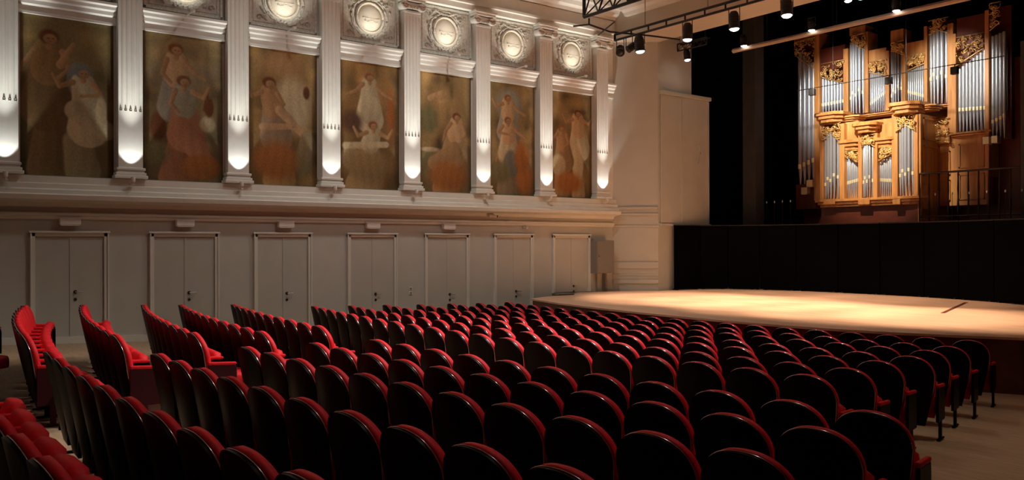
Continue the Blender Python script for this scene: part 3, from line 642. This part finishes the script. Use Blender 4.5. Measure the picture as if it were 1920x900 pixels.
# gilded carvings: lower edge left->right
def carving(x0, x1, yt, ybl, ybr, Y, seed, mid=0):
    X0 = at_y(x0, 300, Y)[0]; X1 = at_y(x1, 300, Y)[0]; xm = (x0+x1)/2; ztop = at_y(xm, yt, Y)[1]; zl = at_y(x0, ybl, Y)[1]; zr = at_y(x1, ybr, Y)[1]
    rn = random.Random(seed); bm = bmesh.new(); n = 0
    def low(t): return zl+(zr-zl)*t + mid*(1-abs(2*t-1))
    W_ = X1-X0
    for q in range(int(16 + W_*26)):
        t = rn.random(); zb = low(t); h = ztop-zb
        if h < .05: continue
        cz = zb + .04 + (h-.08)*rn.random(); cx_ = X0 + .03 + (W_-.06)*t; r0 = rn.uniform(.05, .10); s_ = rn.choice((-1, 1)); ph = rn.random()*6
        pts_ = []
        for i in range(12):
            rr = r0*(1-i/13); a_ = ph + s_*i*.5
            pts_.append((min(X1, max(X0, cx_+rr*math.cos(a_))), Y-.04-.03*math.sin(i*.5), min(ztop, cz+rr*math.sin(a_))))
        arc_tube(bm, pts_, [.017-.001*i for i in range(12)], 5)
        blob(bm, (cx_, Y-.05, cz), .022, .03, .022, 5)
    tube(bm, (X0, Y-.03, ztop), (X1, Y-.03, ztop), .015, 6)
    arc_tube(bm, [(X0+W_*i/8, Y-.03, low(i/8)) for i in range(9)], .014, 6)
    part('carving', bm, M['gold'], smooth='all')
carving(1492, 1529, 74, 104, 130, OY-.1, 1); carving(1541, 1586, 116, 146, 156, OY-.1, 2); carving(1596, 1624, 65, 80, 94, OY-.15, 3)
carving(1631, 1664, 114, 136, 142, OY-.1, 4); carving(1672, 1696, 78, 96, 100, OY-.15, 5); carving(1701, 1736, 102, 133, 118, OY-.1, 6)
carving(1742, 1779, 36, 66, 62, OY-.15, 7, .12); carving(1793, 1846, 66, 124, 90, OY-.1, 8); carving(1857, 1878, 5, 58, 40, OY-.1, 9)
carving(1543, 1577, 232, 264, 262, PYO-.1, 10, .18); carving(1587, 1612, 283, 292, 305, PYO, 11); carving(1616, 1641, 253, 276, 276, PYO-.1, 12, .15)
carving(1648, 1677, 276, 302, 286, PYO, 13); carving(1680, 1718, 214, 248, 246, PYO-.1, 14, .2); carving(1749, 1782, 223, 266, 266, OY-.15, 15); 
bm = bmesh.new(); pxbox(bm, 1747, 1784, 220, 269, OY, -.1, .10); part('carving_board', bm, M['oak'])
# far left feet of the big pipes and wood trunk blocks
bm = bmesh.new(); pxbox(bm, 1494, 1531, 345, 392, OY, -.3, .05); part('pipe_chest', bm, M['mahog'])
bm = bmesh.new()
for x0, y0 in ((1520, 338), (1510, 352), (1866, 256), (1850, 258)):
    bm = bmesh.new(); pxbox(bm, x0, x0+11, y0, y0+13, OY, .0, .25); part('wind_block', bm, M['mouth'])
tag(org, 'large oak pipe organ with silver pipes and gilded carvings above the stage', 'organ')
# railing in front of the console
r = empty('railing', (-10.6, 23.45, 2.92)); bm = bmesh.new(); xa, xb = -11.5, -8.6
tube(bm, (xa+10.6, 0, 1.42), (xb+10.6, 0, 1.42), .028, 10); tube(bm, (xa+10.6, 0, .2), (xb+10.6, 0, .2), .02, 8); obj('handrail', bm, M['railwood'], r, smooth=True)
for i in range(12):
    bm = bmesh.new(); x = xa+10.6+(xb-xa)*i/11; lathe(bm, [(.022, 0), (.022, .3), (.03, .5), (.018, .7), (.03, .95), (.02, 1.2), (.02, 1.42)], 8, Matrix.Translation((x, 0, 0))); obj('baluster', bm, M['railwood'], r, smooth=True)
tag(r, 'dark wooden railing with balusters to the right of the organ case', 'railing')
# row of small choir lamps either side
k = 0
for x in (-17.1, -16.8, -16.5, -16.2, -15.9, -15.6, -11.0, -10.55, -10.1, -9.65, -9.2, -8.8):
    r = empty('rail_lamp', (x, 23.32, 2.92)); bm = bmesh.new(); tube(bm, (0, 0, 0), (0, 0, .78), .007, 6); obj('stem', bm, M['dark'], r)
    bm = bmesh.new(); blob(bm, (0, 0, .81), .022, .022, .04, 8); obj('bulb', bm, M['white'], r, smooth='all')
    tag(r, 'tiny lamp on a stem, %s from the left %s the organ' % (ORD[k % 6], 'left of' if k < 6 else 'right of'), 'lamp', 'small stem lamps beside the organ'); k += 1
# organ spots
spot('organ_beam', (-12.6, 19.9, 8.2), (-13.0, 24.2, 4.9), L_ORGAN*.75, 44, .7, (1, .86, .66), .08)
spot('organ_beam', (-13.4, 20.4, 7.9), (-14.4, 24.8, 7.0), L_ORGAN*.44, 48, .8, (1, .93, .82), .08)
spot('organ_beam', (-11.0, 20.3, 8.0), (-11.3, 24.8, 7.0), L_ORGAN*.42, 42, .8, (1, .90, .75), .08)

# ================================================================== RIGGING
def truss(name, x0, x1, y, z, h, dpt, lab, rch=.03, n=None, tri=True, hang=True):
    r = empty(name, (x0, y, z)); L_ = x1-x0; n = n or int(L_/.5)
    bm = bmesh.new()
    chords = [(0, 0), (0, h)] + ([(dpt, h)] if tri else [])
    for yy, zz in chords: tube(bm, (0, yy, zz), (L_, yy, zz), rch, 8)
    obj('chord', bm, M['blackmetal'], r, smooth=True)
    bm = bmesh.new()
    for i in range(n):
        a_ = L_*i/n; b_2 = L_*(i+1)/n; m_ = (a_+b_2)/2
        if tri:
            tube(bm, (a_, 0, 0), (m_, 0, h), rch*.45, 6); tube(bm, (m_, 0, h), (b_2, 0, 0), rch*.45, 6)
            tube(bm, (a_, 0, 0), (m_, dpt, h), rch*.45, 6); tube(bm, (m_, dpt, h), (b_2, 0, 0), rch*.45, 6); tube(bm, (a_, 0, h), (m_, dpt, h), rch*.45, 6)
        else: tube(bm, (a_, 0, 0), (a_, 0, h), rch*.7, 6)
    tube(bm, (0, 0, 0), (0, 0, h), rch, 6); tube(bm, (L_, 0, 0), (L_, 0, h), rch, 6)
    obj('bracing', bm, M['blackmetal'], r)
    if hang:
        bm = bmesh.new()
        for i in ([.5, .95] if L_ < 2.2 else range(1, int(L_/2.2)+1)): tube(bm, (i*2.2-1, 0, h), (i*2.2-1, 0, CEIL+.02-z if y < PY else 13.98-z), .008, 6)
        obj('hanging_cable', bm, M['blackmetal'], r)
    tag(r, lab, 'truss'); return r
truss('lighting_truss', -15.25, -4.0, 14.0, 8.06, .55, .45, 'black lattice truss hung below the ceiling in front of the stage', .045)
truss('lighting_bar', -17.2, -4.0, 17.0, 8.30, .17, 0, 'black double lighting bar carrying the large spotlights over the stage edge', .036, 20, False)
truss('short_lattice_bar', -17.35, -16.2, 19.9, 8.42, .22, .16, 'short black lattice bar under the lintel at the left', .022, 4)
truss('rear_lighting_bar', -15.68, -8.6, 20.5, 8.20, .0001, 0, 'beige round pipe carrying three small spotlights over the stage', .07, 2, False)
o = [x for x in C.objects if x.name == 'rear_lighting_bar'][0]
for ch in o.children:
    if ch.name.startswith('chord'): ch.data.materials[0] = M['beige']
truss('thin_light_rail', -14.8, -8.9, 22.5, 7.09, .0001, 0, 'thin black pipe strung across the front of the organ', .014, 2, False)
# side arm at the bar's left end
bm = bmesh.new(); arc_tube(bm, [(-17.9, 16.0, 8.70), (-17.6, 16.35, 8.75), (-17.3, 16.9, 8.56), (-16.2, 17.4, 8.30), (-15.6, 18.0, 8.16)], .026, 8); tube(bm, (-17.8, 16.9, 8.56), (-16.7, 16.5, 8.66), .02, 8); tube(bm, (-17.6, 16.35, 8.73), (-17.6, 16.35, 8.93), .025, 8)
tag(obj('cross_arm', bm, M['blackmetal'], smooth=True), 'thin black crossing arms at the left end of the lighting bar', 'rigging')
def can(x, y, z, ztop, tgt, lab, size=1.0, energy=L_CAN, cone=46, lit=True, col=PEACH, tilt=None):
    r = empty('spotlight', (x, y, z)); q = (Vector(tgt)-Vector((x, y, z))).to_track_quat('-Z', 'Y'); s = size
    if tilt is not None: q = Euler((R(tilt[0]), R(tilt[1]), 0)).to_quaternion()
    Mq = q.to_matrix().to_4x4()
    bm = bmesh.new(); lathe(bm, [(.07*s, .34*s), (.10*s, .30*s), (.115*s, .24*s), (.12*s, -.02*s), (.13*s, -.03*s), (.13*s, -.06*s), (.112*s, -.06*s), (.108*s, -.02*s)], 20, Mq, cap=False)
    lathe(bm, [(.001, .345*s), (.07*s, .34*s)], 20, Mq, cap=False)
    for i in range(4): lathe(bm, [(.117*s, (.05+.05*i)*s), (.127*s, (.055+.05*i)*s), (.127*s, (.065+.05*i)*s), (.117*s, (.07+.05*i)*s)], 20, Mq, cap=False)
    obj('housing', bm, M['blackmetal'], r, smooth=True)
    bm = bmesh.new(); lathe(bm, [(.001, -.105*s), (.05*s, -.100*s), (.085*s, -.085*s), (.105*s, -.058*s), (.105*s, -.02*s), (.001, -.015*s)], 20, Mq, cap=False)
    obj('lens', bm, M['lens'] if lit else M['dark'], r, smooth=True)
    bm = bmesh.new(); w_ = .15*s; h_ = ztop - z
    for s_ in (-1, 1): tube(bm, (s_*w_, 0, .10*s), (s_*w_, 0, min(h_-.02, .42*s)), .012, 6)
    tube(bm, (-w_, 0, min(h_-.02, .42*s)), (w_, 0, min(h_-.02, .42*s)), .012, 6); tube(bm, (0, 0, min(h_-.03, .42*s)), (0, 0, h_), .018, 8)
    obj('yoke', bm, M['blackmetal'], r)
    tag(r, lab, 'spotlight', 'stage spotlights')
    if lit and energy:
        v_ = (q @ Vector((0, 0, -1)))*.13*s; p0 = Vector((x, y, z)) + v_
        spot('stage_beam', p0, p0 + (q @ Vector((0, 0, -1))), energy, cone, .55, col, .07)
    return r
BZ = 8.30
can(-16.2, 17.0, 7.86, BZ, (-15.8, 17.6, .9), 'large lit spotlight, leftmost lit one on the double bar', 1.15, L_CAN*.5, 44)
can(-14.48, 17.0, 7.85, BZ, (-14.6, 17.0, .9), 'large lit spotlight, second lit one on the double bar', 1.1, L_CAN, 50)
can(-12.97, 17.0, 7.82, BZ, (-12.8, 17.2, .9), 'large lit spotlight, third lit one on the double bar', 1.1, L_CAN, 50)
can(-11.46, 17.0, 7.82, BZ, (-11.0, 16.6, .9), 'large lit spotlight at the top edge, fourth lit one on the double bar', 1.1, L_CAN, 50)
can(-9.6, 17.0, 7.82, BZ, (-9.0, 16.6, .9), 'lit spotlight on the double bar beyond the top edge of the photo', 1.1, L_CAN, 50)
can(-7.6, 17.0, 7.82, BZ, (-7.2, 17.0, .9), 'lit spotlight at the right of the double bar beyond the photo', 1.1, L_CAN, 50)
can(-16.98, 17.0, 7.93, BZ, (-14, 14, 5), 'unlit round spotlight at the left end of the double bar', 1.0, 0, lit=False)
can(-16.62, 17.0, 7.95, BZ, (-18, 13, 5), 'unlit open-framed spotlight beside the leftmost lit one', .85, 0, lit=False)
can(-17.0, 19.95, 8.14, 8.44, (-16.2, 20.3, .9), 'small lit spotlight hanging alone under the lintel at the left', .85, L_CAN*.10, 30)
can(-15.17, 20.33, 8.28, 8.60, (-15, 20.6, .9), 'small lit spotlight at the left end of the beige pipe', .8, L_CAN*.35, 50)
can(-12.93, 20.33, 8.28, 8.60, (-12.9, 20.4, .9), 'small lit spotlight in the middle of the beige pipe', .8, L_CAN*.35, 50)
can(-10.55, 20.33, 8.28, 8.60, (-10.4, 20.2, .9), 'small lit spotlight at the right of the beige pipe', .8, L_CAN*.35, 50)
can(-11.6, 19.9, 8.70, 9.1, (-11.2, 20, .9), 'lit spotlight cut by the top edge above the beige pipe', .8, L_CAN*.3, 50)
for i, (px_, py_) in enumerate(((1523, 172), (1667, 150), (1790, 131))):
    x, z = at_y(px_, py_, 22.5); r = empty('small_speaker', (x, 22.5, z)); bm = bmesh.new(); box(bm, -.09, .09, -.07, .07, -.12, .08); obj('cabinet', bm, M['dark'], r, bevel=.015)
    bm = bmesh.new(); tube(bm, (0, 0, .08), (0, 0, .15), .014); obj('clamp', bm, M['blackmetal'], r)
    tag(r, 'small black speaker hanging from the thin pipe, %s from the left' % ORD[i], 'speaker', 'speakers on the thin pipe')

# ================================================================== SEATING
def half_w(z):       # half width of the chair back at height z above the floor
    pts = [(.16, .150), (.30, .185), (.50, .235), (.66, .262), (.74, .268)]
    if z >= .74: t = min(1, (z-.74)/.23); return .268*math.sqrt(max(0, 1-t**2.3))
    for (a_, wa), (b_2, wb) in zip(pts, pts[1:]):
        if z <= b_2: return wa+(wb-wa)*(z-a_)/(b_2-a_)
    return .26
def outline_pts(shr=0., z0=.16, n=15):
    L_ = []
    zs = [z0 + (.74-z0)*i/5 for i in range(6)]
    L_ = [(half_w(z)*.95, z) for z in zs]
    for i in range(1, n):
        a_ = math.pi/2*i/n; L_.append((.2546*math.cos(a_)**.87, .74+.23*math.sin(a_)**1.0))
    L_.append((0, .97))
    full = L_ + [(-x, z) for x, z in reversed(L_[:-1])]
    cx_, cz = 0, .60
    return [(x*(1-shr), cz+(z-cz)*(1-shr)) for x, z in full]
REC = .20
def place(x, y, z): return (x, y - (z-.40)*REC, z)      # recline backwards (towards -y)
def barrel(x): return -.045*(1-(x/.27)**2)
def slab(bm, out, yb, yf, bb=0., bf=0., ring=(1., .86, .55, .0)):
    """closed cushion between back y=yb and front y=yf, bulging by bb/bf"""
    cz = .60; n = len(out); rows_ = []
    for s in ring[::-1]: rows_.append(('b', s))
    for s in ring: rows_.append(('f', s))
    vr = []
    for side, s in rows_:
        if s == 0:
            y = yb-bb if side == 'b' else yf+bf
            vr.append([bm.verts.new(place(0, y+barrel(0), cz))]); continue
        rr = []
        for x, z in out:
            xx, zz = x*s, cz+(z-cz)*s
            k_ = 1-s**3; y = (yb-bb*k_) if side == 'b' else (yf+bf*k_)
            rr.append(bm.verts.new(place(xx, y+barrel(xx), zz)))
        vr.append(rr)
    for a_, b_2 in zip(vr, vr[1:]):
        for i in range(n):
            j = (i+1) % n
            if len(a_) == 1: bm.faces.new((a_[0], b_2[j], b_2[i]))
            elif len(b_2) == 1: bm.faces.new((a_[i], a_[j], b_2[0]))
            else: bm.faces.new((a_[i], a_[j], b_2[j], b_2[i]))
SHELL_O = outline_pts(0.0); CUSH_O = outline_pts(-.012, .38)
def make_chair(seat_down=False, right_arm=False, side=False):
    r = empty('theatre_chair')
    bm = bmesh.new(); slab(bm, SHELL_O, -.012, .016, .0, .0); obj('back_shell', bm, M['shell'], r, smooth=True)
    bm = bmesh.new(); out = [p for p in SHELL_O if p[1] > .50]
    arc_tube(bm, [place(x*1.004, .012+barrel(x), z+.001) for x, z in out], .0048, 5); obj('edge_bead', bm, M['bead'], r, smooth='all')
    bm = bmesh.new(); slab(bm, CUSH_O, .018, .078, 0, .018, (1., .97, .86, .5, 0)); obj('back_cushion', bm, M['red'], r, smooth='all')
    # seat
    bm = bmesh.new()
    sec = [(-.215, -.225), (.215, -.225), (.235, -.1), (.24, .1), (.225, .2), (.17, .235), (-.17, .235), (-.225, .2), (-.24, .1), (-.235, -.1)]
    rings = []
    for s, z in ((.0, -.04), (.8, -.045), (.97, -.035), (1., .0), (1., .04), (.95, .068), (.75, .085), (0, .095)):
        rings.append([bm.verts.new((x*s, y*s, z)) for x, y in sec] if s else [bm.verts.new((0, 0, z))])
    for a_, b_2 in zip(rings, rings[1:]):
        for i in range(10):
            j = (i+1) % 10
            if len(a_) == 1: bm.faces.new((a_[0], b_2[i], b_2[j]))
            elif len(b_2) == 1: bm.faces.new((a_[i], a_[j], b_2[0]))
            else: bm.faces.new((a_[i], a_[j], b_2[j], b_2[i]))
    if seat_down: T_ = Matrix.Translation((0, .27, .42))
    else: T_ = Matrix.Translation((0, .195, .455)) @ Matrix.Rotation(R(74), 4, 'X')
    bmesh.ops.transform(bm, matrix=T_, verts=bm.verts); obj('seat', bm, M['red'], r, smooth='all')
    def arm(x, sidep):
        bm = bmesh.new(); prism(bm, [(x-.016, -.02, .22), (x-.016, .30, .22), (x-.016, .30, .55), (x-.016, .29, .60), (x-.016, -.02, .62)], (.032, 0, 0))
        box(bm, x-.016, x+.016, .10, .16, 0.0, .24); box(bm, x-.02, x+.02, .02, .26, 0.0, .02)
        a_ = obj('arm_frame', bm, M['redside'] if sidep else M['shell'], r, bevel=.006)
        bm = bmesh.new(); prism(bm, [(x-.02, -.02, .615), (x-.02, .27, .60), (x-.02, .30, .612), (x-.02, .29, .637), (x-.02, -.02, .655)], (.04, 0, 0))
        obj('arm_pad', bm, M['red'], a_, bevel=.012)
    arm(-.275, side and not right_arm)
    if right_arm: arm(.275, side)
    return r
chair = {'mid': make_chair(), 'end': make_chair(right_arm=True), 'down': make_chair(True, True, True)}
used = set()
def put_chair(kind, x, y, th, lab, group):
    if kind in used: c = copy_tree(chair[kind])
    else: c = chair[kind]; used.add(kind)
    c.location = (x, y, floor_z(y)); c.rotation_euler = (0, 0, th)
    tag(c, lab, 'chair', group)
    return c
PITCH = .55
def row(x0, y0, th0, kap, i0, i1, fmt, group, end='end', name_from=None):
    """chairs i0..i1 along an arc whose chair 0 stands with its crest at x0,y0"""
    P = {}
    x, y = x0, y0
    for i in range(0, i1+1):
        P[i] = (x, y, th0+kap*i); t = th0+kap*(i+.5); x += PITCH*math.cos(t); y += PITCH*math.sin(t)
    x, y = x0, y0
    for i in range(-1, i0-1, -1):
        t = th0+kap*(i+.5); x -= PITCH*math.cos(t); y -= PITCH*math.sin(t); P[i] = (x, y, th0+kap*i)
    n = 0
    for i in range(i0, i1+1):
        x, y, th = P[i]; off = .11                                   # crest leans back from the chair's base
        X = x - off*math.sin(th); Y = y + off*math.cos(th)
        kind = end if i == i1 else 'mid'
        q = (i-i0) if name_from is None else (i1-i)
        put_chair(kind, X, Y, th, fmt % (ORD[q]), group)
FRONT = [  # front block, nearest the stage first
 (-15.8163, 12.0382, -.1551, .0217, 0, 19), (-15.62, 11.05, -.155, .0206, 0, 19), (-15.45, 10.1462, -.1555, .0200, 0, 19), (-15.1365, 9.1528, -.1726, .0212, 0, 19),
 (-15.0296, 8.2754, -.1611, .0195, 0, 19), (-14.7919, 7.3729, -.1744, .0197, 0, 19), (-14.6584, 6.5329, -.184, .0202, 0, 19)]
for k, a_ in enumerate(FRONT):
    row(*a_, 'red theatre chair, %s from the left in the ' + ORD[k] + ' row from the stage', 'front block chairs, %s row from the stage' % ORD[k])
RB = ['row right behind the cross aisle', 'second row behind the cross aisle', 'third row behind the cross aisle', 'fourth row behind the cross aisle', 'fifth row behind the cross aisle', 'sixth row behind the cross aisle']
RIGHT = [(-8.3469, 4.4619, .0514, .0182, 0, 10), (-8.2063, 3.666, .0389, .0176, 0, 10), (-8.051, 2.8782, .0399, .0129, 0, 10),
         (-7.7243, 1.9684, .0199, .0154, 0, 9), (-6.5398, 1.1671, .0164, .0172, -3, 7), (-6.2, .46, .01, .0165, -2, 5)]
for k, a_ in enumerate(RIGHT):
    row(*a_, 'red chair right of the aisle, %s from it, ' + RB[k], 'right rear chairs, ' + RB[k])
LEFT = [(-13.0812, 4.8696, -.119, .0166, -4, 5), (-11.3596, 3.7219, -.0778, .0164, -7, 3), (-11.3813, 2.9896, -.1069, .0165, -7, 3), (-11.35, 2.12, -.085, .0165, -7, 3), (-11.2, 1.28, -.08, .0165, -7, 2), (-11.4, .60, -.08, .0165, -6, -1)]
for k, a_ in enumerate(LEFT):
    row(*a_, 'red chair left of the aisle, %s from it, ' + RB[k], 'left rear chairs, ' + RB[k], 'down', 1)
